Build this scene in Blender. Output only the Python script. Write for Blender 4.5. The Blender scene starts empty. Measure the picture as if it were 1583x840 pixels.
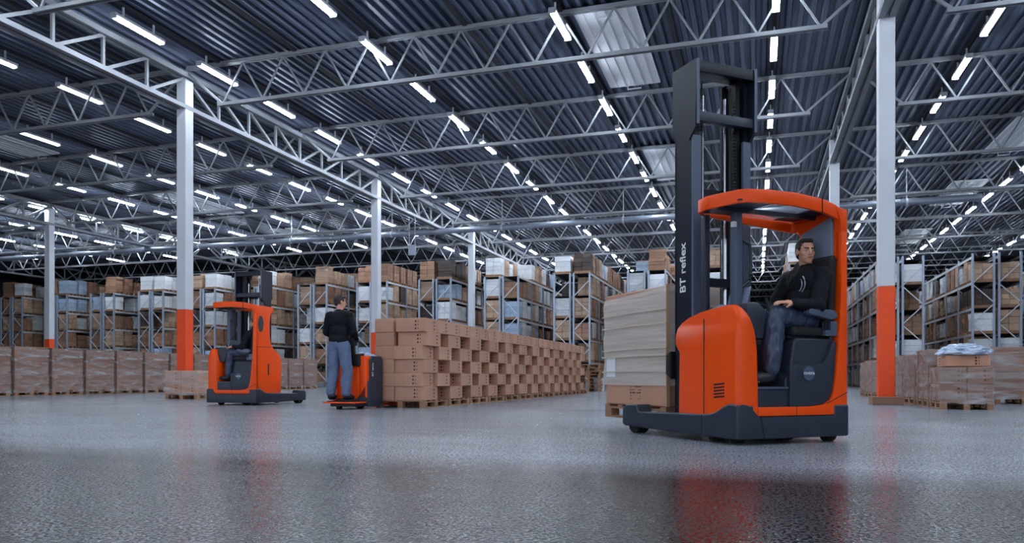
import bpy, bmesh, math, random
from mathutils import Vector, Matrix, noise
random.seed(7)
R = math.radians
scene = bpy.context.scene
COL = scene.collection

# ------------------------------------------------------------------ camera, world, exposure
F_PX, HOR, CAMZ, YAW = 1189.0, 585.0, 0.56, R(17.7)
cam = bpy.data.cameras.new('camera'); camo = bpy.data.objects.new('camera', cam); COL.objects.link(camo)
cam.sensor_width = 36.0; cam.lens = F_PX / 1583 * 36.0
cam.shift_y = (HOR - 420.0) / 1583.0
cam.clip_start = 0.05; cam.clip_end = 400
camo.location = (0, 0, CAMZ); camo.rotation_euler = (R(90), 0, YAW)
scene.camera = camo
world = bpy.data.worlds.new('world'); scene.world = world; world.use_nodes = True
world.node_tree.nodes['Background'].inputs[0].default_value = (0.80, 0.88, 1.0, 1)
world.node_tree.nodes['Background'].inputs[1].default_value = 1.1
scene.view_settings.view_transform = 'Standard'
scene.view_settings.look = 'None'
scene.view_settings.gamma = 1.0
scene.view_settings.use_curve_mapping = False
scene.view_settings.exposure = 0.28
scene.cycles.max_bounces = 6
TUBE_STRENGTH = 66.0

def c2w(x, z):
    """camera ground frame (right, forward) -> building axes"""
    return (x * math.cos(YAW) - z * math.sin(YAW), x * math.sin(YAW) + z * math.cos(YAW))
def project(p):
    x = p[0] * math.cos(YAW) + p[1] * math.sin(YAW); z = -p[0] * math.sin(YAW) + p[1] * math.cos(YAW)
    if z < 0.3: return None
    return (791.5 + F_PX * x / z, HOR - F_PX * (p[2] - CAMZ) / z, z)

# ------------------------------------------------------------------ materials
M = {}
def lin(c):
    return tuple((v / 12.92 if v <= 0.04045 else ((v + 0.055) / 1.055) ** 2.4) for v in (x / 255.0 for x in c))
def mat(name, rgb, rough=0.5, metal=0.0, var=0.0, vscale=6.0, bump=0.0, bscale=40.0, emit=None, estr=0, island=0.0, coat=0.0, stretch=None, spec=None):
    m = bpy.data.materials.new(name); m.use_nodes = True; M[name] = m
    nt = m.node_tree; b = nt.nodes['Principled BSDF']
    col = (*lin(rgb), 1)
    b.inputs['Base Color'].default_value = col
    b.inputs['Roughness'].default_value = rough; b.inputs['Metallic'].default_value = metal
    if coat: b.inputs['Coat Weight'].default_value = coat; b.inputs['Coat Roughness'].default_value = 0.12
    if spec is not None: b.inputs['Specular IOR Level'].default_value = spec
    tc = nt.nodes.new('ShaderNodeTexCoord')
    vec = tc.outputs['Object']
    if stretch:
        mp = nt.nodes.new('ShaderNodeMapping'); mp.inputs['Scale'].default_value = stretch
        nt.links.new(vec, mp.inputs[0]); vec = mp.outputs[0]
    last = None
    if var or island:
        hsv = nt.nodes.new('ShaderNodeHueSaturation'); hsv.inputs['Color'].default_value = col
        acc = None
        if var:
            n = nt.nodes.new('ShaderNodeTexNoise'); n.inputs['Scale'].default_value = vscale; n.inputs['Detail'].default_value = 5
            nt.links.new(vec, n.inputs['Vector'])
            mr = nt.nodes.new('ShaderNodeMapRange'); mr.inputs[1].default_value = 0.25; mr.inputs[2].default_value = 0.75
            mr.inputs[3].default_value = 1 - var; mr.inputs[4].default_value = 1 + var
            nt.links.new(n.outputs[0], mr.inputs[0]); acc = mr.outputs[0]
        if island:
            g = nt.nodes.new('ShaderNodeNewGeometry')
            mr = nt.nodes.new('ShaderNodeMapRange'); mr.inputs[3].default_value = 1 - island; mr.inputs[4].default_value = 1 + island
            nt.links.new(g.outputs['Random Per Island'], mr.inputs[0])
            oi = nt.nodes.new('ShaderNodeObjectInfo')
            mr2 = nt.nodes.new('ShaderNodeMapRange'); mr2.inputs[3].default_value = 1 - island; mr2.inputs[4].default_value = 1 + island
            nt.links.new(oi.outputs['Random'], mr2.inputs[0])
            mu = nt.nodes.new('ShaderNodeMath'); mu.operation = 'MULTIPLY'
            nt.links.new(mr.outputs[0], mu.inputs[0]); nt.links.new(mr2.outputs[0], mu.inputs[1])
            if acc:
                mu2 = nt.nodes.new('ShaderNodeMath'); mu2.operation = 'MULTIPLY'
                nt.links.new(acc, mu2.inputs[0]); nt.links.new(mu.outputs[0], mu2.inputs[1]); acc = mu2.outputs[0]
            else: acc = mu.outputs[0]
        nt.links.new(acc, hsv.inputs['Value']); nt.links.new(hsv.outputs[0], b.inputs['Base Color'])
    if bump:
        n = nt.nodes.new('ShaderNodeTexNoise'); n.inputs['Scale'].default_value = bscale; n.inputs['Detail'].default_value = 4
        nt.links.new(vec, n.inputs['Vector'])
        bp = nt.nodes.new('ShaderNodeBump'); bp.inputs['Strength'].default_value = bump; bp.inputs['Distance'].default_value = 0.02
        nt.links.new(n.outputs[0], bp.inputs['Height']); nt.links.new(bp.outputs[0], b.inputs['Normal'])
    if emit:
        b.inputs['Emission Color'].default_value = (*emit, 1); b.inputs['Emission Strength'].default_value = estr
    return m
mat('deck', (82, 92, 114), 0.42, 0.35, 0.10, 0.6)
mat('purlin_dark', (22, 25, 32), 0.7)
mat('steel', (134, 138, 144), 0.5, 0.1, 0.08, 2)
mat('column_white', (214, 218, 226), 0.5, 0, 0.06, 1.5)
mat('column_orange', (246, 78, 14), 0.5, 0, 0.06, 2)
mat('hatch_white', (226, 230, 236), 0.5, 0, 0.05, 3)
mat('fixture', (200, 205, 212), 0.4)
mat('tube', (255, 255, 255), 0.4, emit=(0.78, 0.88, 1.0), estr=TUBE_STRENGTH)
mat('tube_dim', (255, 255, 255), 0.4, emit=(0.78, 0.88, 1.0), estr=TUBE_STRENGTH * 0.2)
mat('duct', (150, 158, 172), 0.4, 0.6, 0.06, 3)
mat('wall_dark', (62, 68, 80), 0.8, 0, 0.1, 0.5)
mat('rack_post', (172, 184, 202), 0.45, 0.3)
mat('rack_brace', (222, 228, 234), 0.45, 0.3)
mat('rack_beam', (212, 216, 222), 0.5, 0.1)
mat('shelf_dark', (26, 28, 34), 0.8)  # even near-black colour of the shelf decks
mat('load_brown', (166, 126, 102), 0.6, 0, 0.12, 5, island=0.22)
mat('load_tan', (196, 164, 138), 0.55, 0, 0.12, 5, island=0.2)
mat('load_white', (240, 243, 247), 0.4, 0, 0.12, 6, island=0.14)
mat('load_blue', (178, 198, 222), 0.45, 0, 0.2, 6, island=0.2)
mat('load_dark', (76, 62, 58), 0.6, 0, 0.15, 5, island=0.3)
mat('pallet_wood', (158, 120, 92), 0.75, 0, 0.2, 9, 0.1, 40, island=0.1)
mat('carton', (188, 142, 118), 0.62, 0, 0.07, 4, 0.06, 30, island=0.09)
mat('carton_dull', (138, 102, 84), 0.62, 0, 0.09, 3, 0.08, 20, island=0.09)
mat('tape', (206, 170, 138), 0.25)
mat('print', (52, 40, 36), 0.7)
mat('paper', (235, 238, 242), 0.5)
mat('orange', (255, 82, 0), 0.4, 0, 0.0, coat=0.12, spec=0.35)
mat('slate', (43, 51, 67), 0.42, 0, 0.05, 8, 0.05, 250)
mat('slate_light', (84, 96, 118), 0.38, 0, 0.04, 8)
mat('mast_paint', (22, 28, 43), 0.4, 0.0, spec=0.35)
mat('black_plastic', (20, 22, 27), 0.5)
mat('rubber', (24, 25, 28), 0.7)
mat('chrome', (205, 212, 224), 0.18, 1.0)
mat('chain', (70, 74, 82), 0.35, 0.9)
mat('grey_panel', (120, 132, 154), 0.4)
mat('white_print', (240, 243, 248), 0.5)
mat('seat_fabric', (26, 28, 34), 0.8, 0, 0.1, 40)
mat('skin', (222, 166, 140), 0.5, 0, 0.06, 20)
mat('hair', (44, 33, 28), 0.6, 0, 0.2, 80)
mat('hair_grey', (92, 86, 82), 0.6, 0, 0.2, 80)
mat('jacket', (17, 20, 29), 0.7, 0, 0.15, 30, 0.15, 60, spec=0.2)
mat('trousers', (58, 70, 94), 0.27, 0, 0.15, 9, 0.2, 30)
mat('jeans', (98, 114, 146), 0.7, 0, 0.22, 8, 0.2, 40)
mat('shoe', (26, 28, 34), 0.45)
mat('eye_white', (225, 222, 218), 0.3)
mat('iris', (40, 30, 24), 0.3)
mat('lips', (176, 104, 92), 0.5)
mat('reflective', (196, 204, 214), 0.35)
mat('blue_sleeve', (90, 130, 190), 0.5)

def clear_mat(name, tint, base, streak, sc, dist=0.8):
    """stretch film: clear sheet with glossy creases"""
    m = bpy.data.materials.new(name); m.use_nodes = True; M[name] = m
    nt = m.node_tree; b = nt.nodes['Principled BSDF']; out = nt.nodes['Material Output']
    b.inputs['Base Color'].default_value = (*tint, 1); b.inputs['Roughness'].default_value = 0.22
    tr = nt.nodes.new('ShaderNodeBsdfTransparent'); mix = nt.nodes.new('ShaderNodeMixShader')
    tc = nt.nodes.new('ShaderNodeTexCoord'); mp = nt.nodes.new('ShaderNodeMapping'); mp.inputs['Scale'].default_value = sc
    mp.inputs['Rotation'].default_value = (0.03, 0.02, 0.0) if dist < .5 else (0.12, 0.08, 0.05)
    n = nt.nodes.new('ShaderNodeTexNoise'); n.inputs['Scale'].default_value = 2.2; n.inputs['Detail'].default_value = 6; n.inputs['Distortion'].default_value = dist
    nt.links.new(tc.outputs['Object'], mp.inputs[0]); nt.links.new(mp.outputs[0], n.inputs['Vector'])
    mr = nt.nodes.new('ShaderNodeMapRange'); mr.inputs[1].default_value = 0.42; mr.inputs[2].default_value = 0.78
    mr.inputs[3].default_value = base; mr.inputs[4].default_value = streak
    nt.links.new(n.outputs[0], mr.inputs[0]); nt.links.new(mr.outputs[0], mix.inputs[0])
    nt.links.new(tr.outputs[0], mix.inputs[1]); nt.links.new(b.outputs[0], mix.inputs[2]); nt.links.new(mix.outputs[0], out.inputs[0])
    bp = nt.nodes.new('ShaderNodeBump'); bp.inputs['Strength'].default_value = 0.5; bp.inputs['Distance'].default_value = 0.05
    nt.links.new(n.outputs[0], bp.inputs['Height']); nt.links.new(bp.outputs[0], b.inputs['Normal'])
clear_mat('film', (0.85, 0.88, 0.92), 0.03, 0.6, (0.6, 0.9, 3.6))
clear_mat('film_dense', (0.90, 0.87, 0.82), 0.52, 0.7, (0.35, 0.35, 6.0), 0.3)
clear_mat('pane', (0.8, 0.86, 0.95), 0.25, 0.45, (1, 1, 1))

def floor_material():
    m = bpy.data.materials.new('floor'); m.use_nodes = True; M['floor'] = m
    nt = m.node_tree; b = nt.nodes['Principled BSDF']; L = nt.links.new
    tc = nt.nodes.new('ShaderNodeTexCoord'); v = tc.outputs['Object']
    big = nt.nodes.new('ShaderNodeTexNoise'); big.inputs['Scale'].default_value = 0.55; big.inputs['Detail'].default_value = 3; big.inputs['Roughness'].default_value = 0.5
    L(v, big.inputs['Vector'])
    fine = nt.nodes.new('ShaderNodeTexNoise'); fine.inputs['Scale'].default_value = 45; fine.inputs['Detail'].default_value = 2
    L(v, fine.inputs['Vector'])
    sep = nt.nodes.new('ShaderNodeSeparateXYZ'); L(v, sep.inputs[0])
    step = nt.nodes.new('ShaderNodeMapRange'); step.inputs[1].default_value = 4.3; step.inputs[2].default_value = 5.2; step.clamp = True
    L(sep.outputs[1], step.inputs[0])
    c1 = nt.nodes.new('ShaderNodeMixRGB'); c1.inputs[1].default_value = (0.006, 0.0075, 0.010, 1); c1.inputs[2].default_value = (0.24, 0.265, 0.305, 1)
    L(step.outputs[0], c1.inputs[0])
    mr = nt.nodes.new('ShaderNodeMapRange'); mr.inputs[1].default_value = 0.3; mr.inputs[2].default_value = 0.7; mr.inputs[3].default_value = 0.8; mr.inputs[4].default_value = 1.2
    L(big.outputs[0], mr.inputs[0])
    mr2 = nt.nodes.new('ShaderNodeMapRange'); mr2.inputs[1].default_value = 0.35; mr2.inputs[2].default_value = 0.7; mr2.inputs[3].default_value = 0.4; mr2.inputs[4].default_value = 2.0
    L(fine.outputs[0], mr2.inputs[0])
    mu = nt.nodes.new('ShaderNodeMath'); mu.operation = 'MULTIPLY'; L(mr.outputs[0], mu.inputs[0]); L(mr2.outputs[0], mu.inputs[1])
    hsv = nt.nodes.new('ShaderNodeHueSaturation'); L(c1.outputs[0], hsv.inputs['Color']); L(mu.outputs[0], hsv.inputs['Value']); 
    gr = nt.nodes.new('ShaderNodeTexNoise'); gr.inputs['Scale'].default_value = 60; gr.inputs['Detail'].default_value = 1; L(v, gr.inputs['Vector'])
    gm = nt.nodes.new('ShaderNodeMapRange'); gm.inputs[1].default_value = 0.60; gm.inputs[2].default_value = 0.70; gm.inputs[3].default_value = 0; gm.inputs[4].default_value = 0.5; L(gr.outputs[0], gm.inputs[0])
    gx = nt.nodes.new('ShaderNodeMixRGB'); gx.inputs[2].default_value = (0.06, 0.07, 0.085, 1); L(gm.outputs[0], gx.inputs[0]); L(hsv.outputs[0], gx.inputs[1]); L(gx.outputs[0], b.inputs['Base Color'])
    b.inputs['IOR'].default_value = 1.31
    rr = nt.nodes.new('ShaderNodeMapRange'); rr.inputs[1].default_value = 0.3; rr.inputs[2].default_value = 0.7; rr.inputs[3].default_value = 0.05; rr.inputs[4].default_value = 0.14
    mp = nt.nodes.new('ShaderNodeMapping'); mp.inputs['Scale'].default_value = (0.35, 2.6, 1); L(v, mp.inputs[0])
    sw = nt.nodes.new('ShaderNodeTexNoise'); sw.inputs['Scale'].default_value = 1.6; sw.inputs['Detail'].default_value = 6; L(mp.outputs[0], sw.inputs['Vector'])
    g2 = nt.nodes.new('ShaderNodeMapRange'); g2.inputs[1].default_value = 0.42; g2.inputs[2].default_value = 0.62; g2.inputs[3].default_value = 0.0; g2.inputs[4].default_value = 0.4
    L(gr.outputs[0], g2.inputs[0]); ad = nt.nodes.new('ShaderNodeMath'); ad.operation = 'ADD'
    L(sw.outputs[0], rr.inputs[0]); L(rr.outputs[0], ad.inputs[0]); L(g2.outputs[0], ad.inputs[1]); L(ad.outputs[0], b.inputs['Roughness'])
    bp = nt.nodes.new('ShaderNodeBump'); bp.inputs['Strength'].default_value = 0.3; bp.inputs['Distance'].default_value = 0.006
    bp.inputs['Distance'].default_value = 0.008; L(fine.outputs[0], bp.inputs['Height']); L(bp.outputs[0], b.inputs['Normal'])
floor_material()

# ------------------------------------------------------------------ mesh helpers
class MB:
    def __init__(s): s.bm = bmesh.new()
    def box(s, x0, x1, y0, y1, z0, z1, mtx=None):
        v = [s.bm.verts.new(p) for p in ((x0,y0,z0),(x1,y0,z0),(x1,y1,z0),(x0,y1,z0),(x0,y0,z1),(x1,y0,z1),(x1,y1,z1),(x0,y1,z1))]
        if mtx is not None:
            for q in v: q.co = mtx @ q.co
        for f in ((0,3,2,1),(4,5,6,7),(0,1,5,4),(1,2,6,5),(2,3,7,6),(3,0,4,7)): s.bm.faces.new([v[i] for i in f])
        return s
    def cbox(s, c, d, rz=0.0):
        m = Matrix.Translation(c) @ Matrix.Rotation(rz, 4, 'Z')
        return s.box(-d[0]/2, d[0]/2, -d[1]/2, d[1]/2, -d[2]/2, d[2]/2, m)
    def bar(s, a, b, w, h=None, up=(0,0,1)):
        """rectangular bar from a to b"""
        a = Vector(a); b = Vector(b); h = h or w; d = (b - a); l = d.length; d.normalize()
        u = Vector(up)
        if abs(d.dot(u)) > 0.98: u = Vector((0,1,0)) if abs(d.y) < .9 else Vector((1,0,0))
        sx = d.cross(u).normalized(); uz = sx.cross(d).normalized()
        m = Matrix.Identity(4)
        for i in range(3): m[i][0] = sx[i]; m[i][1] = d[i]; m[i][2] = uz[i]; m[i][3] = a[i]
        return s.box(-w/2, w/2, 0, l, -h/2, h/2, m)
    def tube(s, pts, r, n=10, r2=None, cap=True):
        pts = [Vector(p) for p in pts]; rings = []
        for i, p in enumerate(pts):
            d = (pts[min(i+1, len(pts)-1)] - pts[max(i-1, 0)]).normalized()
            u = Vector((0,0,1)) if abs(d.z) < .9 else Vector((1,0,0))
            a = d.cross(u).normalized(); b = d.cross(a).normalized()
            rr = r if r2 is None else r + (r2 - r) * i / (len(pts) - 1)
            rings.append([s.bm.verts.new(p + a * math.cos(2*math.pi*k/n) * rr + b * math.sin(2*math.pi*k/n) * rr) for k in range(n)])
        for i in range(len(rings)-1):
            for k in range(n): s.bm.faces.new((rings[i][k], rings[i][(k+1)%n], rings[i+1][(k+1)%n], rings[i+1][k]))
        if cap: s.bm.faces.new(rings[0][::-1]); s.bm.faces.new(rings[-1])
        return s
    def prism(s, poly, lo, hi, axis='x'):
        """poly = 2D outline; axis x: (y,z), y: (x,z), z: (x,y)"""
        def p3(p, t): return (t, p[0], p[1]) if axis == 'x' else ((p[0], t, p[1]) if axis == 'y' else (p[0], p[1], t))
        a = [s.bm.verts.new(p3(p, lo)) for p in poly]; b = [s.bm.verts.new(p3(p, hi)) for p in poly]; n = len(poly)
        s.bm.faces.new(a); s.bm.faces.new(b[::-1])
        for i in range(n): s.bm.faces.new((a[i], b[i], b[(i+1)%n], a[(i+1)%n]))
        return s
    def rings(s, rr, cap=True):
        vr = [[s.bm.verts.new(p) for p in r] for r in rr]; n = len(rr[0])
        for i in range(len(vr)-1):
            for k in range(n): s.bm.faces.new((vr[i][k], vr[i][(k+1)%n], vr[i+1][(k+1)%n], vr[i+1][k]))
        if cap: s.bm.faces.new(vr[0][::-1]); s.bm.faces.new(vr[-1])
        return s
    def ball(s, c, rad, seg=14, mtx=None):
        r = rad if hasattr(rad, '__len__') else (rad,)*3
        m = Matrix.Translation(c) @ (mtx.to_4x4() if mtx is not None else Matrix.Identity(4)) @ Matrix.Diagonal((*r, 1))
        bmesh.ops.create_uvsphere(s.bm, u_segments=seg, v_segments=max(6, seg*2//3), radius=1, matrix=m); return s
    def cap(s, a, b, ra, rb, n=14):
        s.tube((a, b), ra, n, rb); s.ball(a, ra, n); s.ball(b, rb, n); return s
    def bevel(s, w, seg=2, ang=30):
        bmesh.ops.recalc_face_normals(s.bm, faces=s.bm.faces)
        e = [e for e in s.bm.edges if len(e.link_faces) == 2 and e.calc_face_angle(0) > R(ang)]
        bmesh.ops.bevel(s.bm, geom=e, offset=w, segments=seg, profile=0.6, affect='EDGES', clamp_overlap=True); return s
    def mesh(s, name, smooth=False):
        bmesh.ops.recalc_face_normals(s.bm, faces=s.bm.faces)
        me = bpy.data.meshes.new(name); s.bm.to_mesh(me); s.bm.free()
        if smooth:
            me.polygons.foreach_set('use_smooth', [True]*len(me.polygons))
            try: me.set_sharp_from_angle(angle=R(38))
            except Exception: pass
        return me
def obj(name, me, m=None, parent=None, loc=(0,0,0), rz=0.0, rot=None):
    if isinstance(me, MB): me = me.mesh(name)
    o = bpy.data.objects.new(name, me); COL.objects.link(o)
    if m is not None and not me.materials: me.materials.append(M[m] if isinstance(m, str) else m)
    o.location = loc; o.rotation_euler = rot if rot else (0, 0, rz)
    if parent: o.parent = parent
    return o
def tag(o, label, cat, group=None):
    o['label'] = label; o['category'] = cat
    if group: o['group'] = group
    return o
def thing(name, label, cat, loc=(0,0,0), rz=0.0, group=None):
    o = bpy.data.objects.new(name, None); COL.objects.link(o); o.empty_display_size = 0.2
    o.location = loc; o.rotation_euler = (0, 0, rz); return tag(o, label, cat, group)
def struct(o): o['kind'] = 'structure'; return o
def stuff(o): o['kind'] = 'stuff'; return o
def text_mesh(body, size, depth=0.002, align='CENTER', bold=0.0):
    cu = bpy.data.curves.new('t', 'FONT'); cu.body = body; cu.size = size; cu.extrude = depth; cu.align_x = align; cu.align_y = 'CENTER'; cu.offset = bold
    cu.resolution_u = 4
    o = bpy.data.objects.new('t', cu); COL.objects.link(o)
    dg = bpy.context.evaluated_depsgraph_get(); me = bpy.data.meshes.new_from_object(o.evaluated_get(dg))
    bpy.data.objects.remove(o); bpy.data.curves.remove(cu); me.materials.clear(); return me
ORD = ['first','second','third','fourth','fifth','sixth','seventh','eighth','ninth','tenth','eleventh','twelfth','thirteenth','fourteenth','fifteenth','sixteenth','seventeenth','eighteenth','nineteenth','twentieth','twenty-first','twenty-second','twenty-third','twenty-fourth','twenty-fifth','twenty-sixth','twenty-seventh','twenty-eighth','twenty-ninth','thirtieth','thirty-first','thirty-second']

# ------------------------------------------------------------------ shell: floor, roof deck, walls
XL, XR, Y0, Y1 = -64.0, 38.0, -16.0, 96.0
DECK = 9.42
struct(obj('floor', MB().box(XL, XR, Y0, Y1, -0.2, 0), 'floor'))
bm = MB()
pitch, dep = 0.28, 0.11
prof = []
x = XL
while x < XR:
    prof += [(x, DECK), (x + 0.10, DECK), (x + 0.14, DECK + dep), (x + 0.24, DECK + dep)]
    x += pitch
for (xa, za), (xb, zb) in zip(prof[:-1], prof[1:]):
    v = [bm.bm.verts.new(p) for p in ((xa, Y0, za), (xa, Y1, za), (xb, Y1, zb), (xb, Y0, zb))]; bm.bm.faces.new(v)
bmesh.ops.remove_doubles(bm.bm, verts=bm.bm.verts, dist=1e-4)
bm.box(XL, XR, Y0, Y1, DECK + 0.3, DECK + 0.4)
ceiling = struct(obj('ceiling', bm, 'deck'))
pm = MB().box(-0.05, 0.05, Y0, Y1, -0.07, 0.0).mesh('purlin')
xs = -4.5 - 2.45 * 24
while xs < XR:
    if xs > XL: obj('purlin', pm, 'purlin_dark', ceiling, (xs, 0, DECK - 0.002))
    xs += 2.45
struct(obj('wall_back', MB().box(XL, XR, Y1, Y1 + 0.3, 0, DECK + 0.4), 'wall_dark'))
struct(obj('wall_left', MB().box(XL - 0.3, XL, Y0, Y1, 0, DECK + 0.4), 'wall_dark'))
struct(obj('wall_right', MB().box(XR, XR + 0.3, Y0, Y1, 0, DECK + 0.4), 'wall_dark'))

# ------------------------------------------------------------------ columns
CX = [-51.7, -33.6, -15.5, 2.6, 20.7]; CY = [18.0 + 11.5 * k for k in range(-2, 7)]
col_up = MB().box(-.16, .16, -.16, .16, 2.5, 9.0).bevel(.015, 1).mesh('shaft')
col_lo = MB().box(-.16, .16, -.16, .16, 0, 2.5).bevel(.015, 1).mesh('painted_band')
col_bl = MB().box(-.27, .27, -.27, .27, 0, .17).bevel(.01, 1).mesh('base_block')
collab = {(-15.5, 18.0): 'white steel column with orange foot between wrapped pallets and far reach truck',
          (-15.5, 29.5): 'white steel column with orange foot right behind the standing man',
          (-15.5, 41.0): 'white steel column rising behind the long carton stack before the racks',
          (2.6, 18.0): 'white steel column with tall orange foot beside right hand carton pallets',
          (2.6, 29.5): 'white steel column rising just behind the near truck orange cab pillar',
          (2.6, 41.0): 'white steel column seen through the near truck cab behind seated driver',
          (-33.6, 29.5): 'white steel column with orange foot behind the wrapped pallets, leftmost in photo'}
for (cx, cy), lb in collab.items():
    t = thing('steel_column', lb, 'column', (cx, cy, 0), 0, 'roof columns')
    obj('shaft', col_up, 'column_white', t); obj('painted_band', col_lo, 'column_orange', t)
    if (cx, cy) == (2.6, 18.0): obj('base_block', MB().box(-.3, .3, -.3, .3, 0, .17).bevel(.01, 1), 'carton_dull', t)

# ------------------------------------------------------------------ roof trusses (along X) and girders (along Y)
SP = 18.1; TB, TT = 8.2, 9.34
def dbl(bm, a, b, w, h):
    a = Vector(a); b = Vector(b); d = (b - a).normalized(); s_ = Vector((-d.y, d.x, 0)) * (w * .31)
    bm.bar(a + s_, b + s_, w * .38, h); bm.bar(a - s_, b - s_, w * .38, h)
    u = Vector((0, 0, h * .38)); bm.bar(a + u, b + u, w, h * .24); return bm
tr_top = dbl(MB(), (0.1, 0, TT), (SP - 0.1, 0, TT), .15, .09).mesh('top_chord')
tr_bot = dbl(MB(), (1.15, 0, TB), (SP - 1.15, 0, TB), .15, .09).mesh('bottom_chord')
NP = 12; pw = (SP - 2.6) / NP
d_up = MB().bar((0, 0, TB + .03), (pw / 2, 0, TT - .04), .045).mesh('diagonal')
d_dn = MB().bar((0, 0, TT - .04), (pw / 2, 0, TB + .03), .045).mesh('diagonal')
d_e1 = MB().bar((0, 0, TT - .04), (1.3, 0, TB), .06).mesh('diagonal'); d_e2 = MB().bar((0, 0, TB), (1.3, 0, TT - .04), .06).mesh('diagonal')
webj = MB()
for k in range(NP):
    webj.bar((1.3 + k*pw, 0, TB+.03), (1.3 + (k+.5)*pw, 0, TT-.04), .045); webj.bar((1.3 + (k+.5)*pw, 0, TT-.04), (1.3 + (k+1)*pw, 0, TB+.03), .045)
webj.bar((0,0,TT-.04), (1.3,0,TB), .06); webj.bar((SP-1.3,0,TB), (SP,0,TT-.04), .06); webj = webj.mesh('web')
BAYS = {-51.7: 'far left roof bay', -33.6: 'roof bay left of tall columns', -15.5: 'middle roof bay over carton stack', 2.6: 'right roof bay'}
def in_view(pts, m=40):
    for p in pts:
        q = project(p)
        if q and -m < q[0] < 1583 + m and -m < q[1] < 840 + m: return True
    return False
for bx, bl in BAYS.items():
    n = 0; nout = 0
    for k in range(-3, 12):
        y = 18.0 + 5.75 * k
        pts = [(bx + SP * i / 12, y, z) for i in range(13) for z in (TB, TT)]
        vis = in_view(pts)
        if not vis and y > 20: continue
        if vis: n += 1; lb = f'grey lattice roof truss, {ORD[n-1]} from the front, {bl}'
        else: nout += 1; lb = f'grey lattice roof truss overhead outside the picture, {ORD[nout-1]} in {bl}'
        t = thing('roof_truss', lb, 'truss', (bx, y, 0), 0, 'roof trusses')
        obj('top_chord', tr_top, 'steel', t); obj('bottom_chord', tr_bot, 'steel', t)
        if vis and y < 48:
            for i in range(NP):
                obj('diagonal', d_up, 'steel', t, (1.3 + i * pw, 0, 0)); obj('diagonal', d_dn, 'steel', t, (1.3 + (i + .5) * pw, 0, 0))
            obj('diagonal', d_e1, 'steel', t); obj('diagonal', d_e2, 'steel', t, (SP - 1.3, 0, 0))
        else: stuff(obj('web', webj, 'steel', t))
GL = 11.5; NG = 8; gp = GL / NG
g_top = dbl(MB(), (0, 0, 9.15), (0, GL, 9.15), .26, .14).mesh('top_chord')
g_bot = dbl(MB(), (0, 0, 8.22), (0, GL, 8.22), .34, .12).mesh('bottom_chord')
g_v = MB().bar((0, 0, 8.25), (0, 0, 9.1), .07).mesh('vertical')
g_d1 = MB().bar((0, 0, 8.25), (0, gp, 9.1), .08).mesh('diagonal'); g_d2 = MB().bar((0, 0, 9.1), (0, gp, 8.25), .08).mesh('diagonal')
for gx, gl in ((-51.7, 'far left'), (-33.6, 'left'), (-15.5, 'middle'), (2.6, 'right')):
    n = 0
    for k in range(-2, 6):
        y = 18.0 + GL * k
        if not in_view([(gx, y + GL * i / 8, z) for i in range(9) for z in (8.2, 9.2)]): continue
        n += 1
        t = thing('lattice_girder', f'grey lattice girder along the {gl} column line, {ORD[n-1]} length from front', 'girder', (gx, y, 0), 0, 'roof girders')
        obj('top_chord', g_top, 'steel', t); obj('bottom_chord', g_bot, 'steel', t)
        for i in range(NG):
            if i: obj('vertical', g_v, 'steel', t, (0, i * gp, 0))
            obj('diagonal', g_d2 if i < NG / 2 else g_d1, 'steel', t, (0, i * gp, 0))

# ------------------------------------------------------------------ tube lights
LZ = 9.0
f_body = MB().box(-.085, .085, -.76, .76, .02, .09).box(-.02, .02, -.5, -.46, .09, .34).box(-.02, .02, .46, .5, .09, .34).mesh('housing')
f_cap = MB().box(-.085, .085, -.02, .02, -.035, .09).mesh('end_cap')
f_tube = MB().tube(((0, -.745, -.01), (0, .745, -.01)), .024, 6).mesh('lamp_tube')
f_tubed = f_tube.copy()
rows = [(-4.5 + 4.9 * k) for k in range(-11, 7)]
NLIGHT = 0
for ri, rx in enumerate(rows):
    k = ri - 11
    rl = 'row straight above carton stack' if k == 0 else (f'{ORD[-k-1]} row left of carton stack' if k < 0 else f'{ORD[k-1]} row right of carton stack')
    n = 0; nout = 0
    for j in range(-11, 20):
        y = 17.9 + 2.875 * j
        vis = in_view([(rx, y - .7, LZ), (rx, y + .7, LZ)], 0)
        dist = math.hypot(rx, y)
        if vis:
            if dist > 64 or (y > 46 and (rx < -22 or rx > 22)): continue
            n += 1; lb = f'lit ceiling tube light, {ORD[n-1]} from the front in {rl}'
        else:
            if not (-16 < rx < 16 and -4 < y < 20): continue
            nout += 1; lb = f'lit ceiling tube light outside the picture, {ORD[nout-1]} in {rl}'
        t = thing('tube_light', lb, 'light', (rx, y, LZ), 0, 'ceiling tube lights'); NLIGHT += 1
        obj('housing', f_body, 'fixture', t); dim = rx < -17 and y < 29
        for sx in (-.042, .042): obj('lamp_tube', f_tubed if dim else f_tube, 'tube_dim' if dim else 'tube', t, (sx, 0, 0))
        if dist < 40:
            for sy in (-.77, .77): obj('end_cap', f_cap, 'fixture', t, (0, sy, 0))
print('LIGHTS', NLIGHT)

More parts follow.
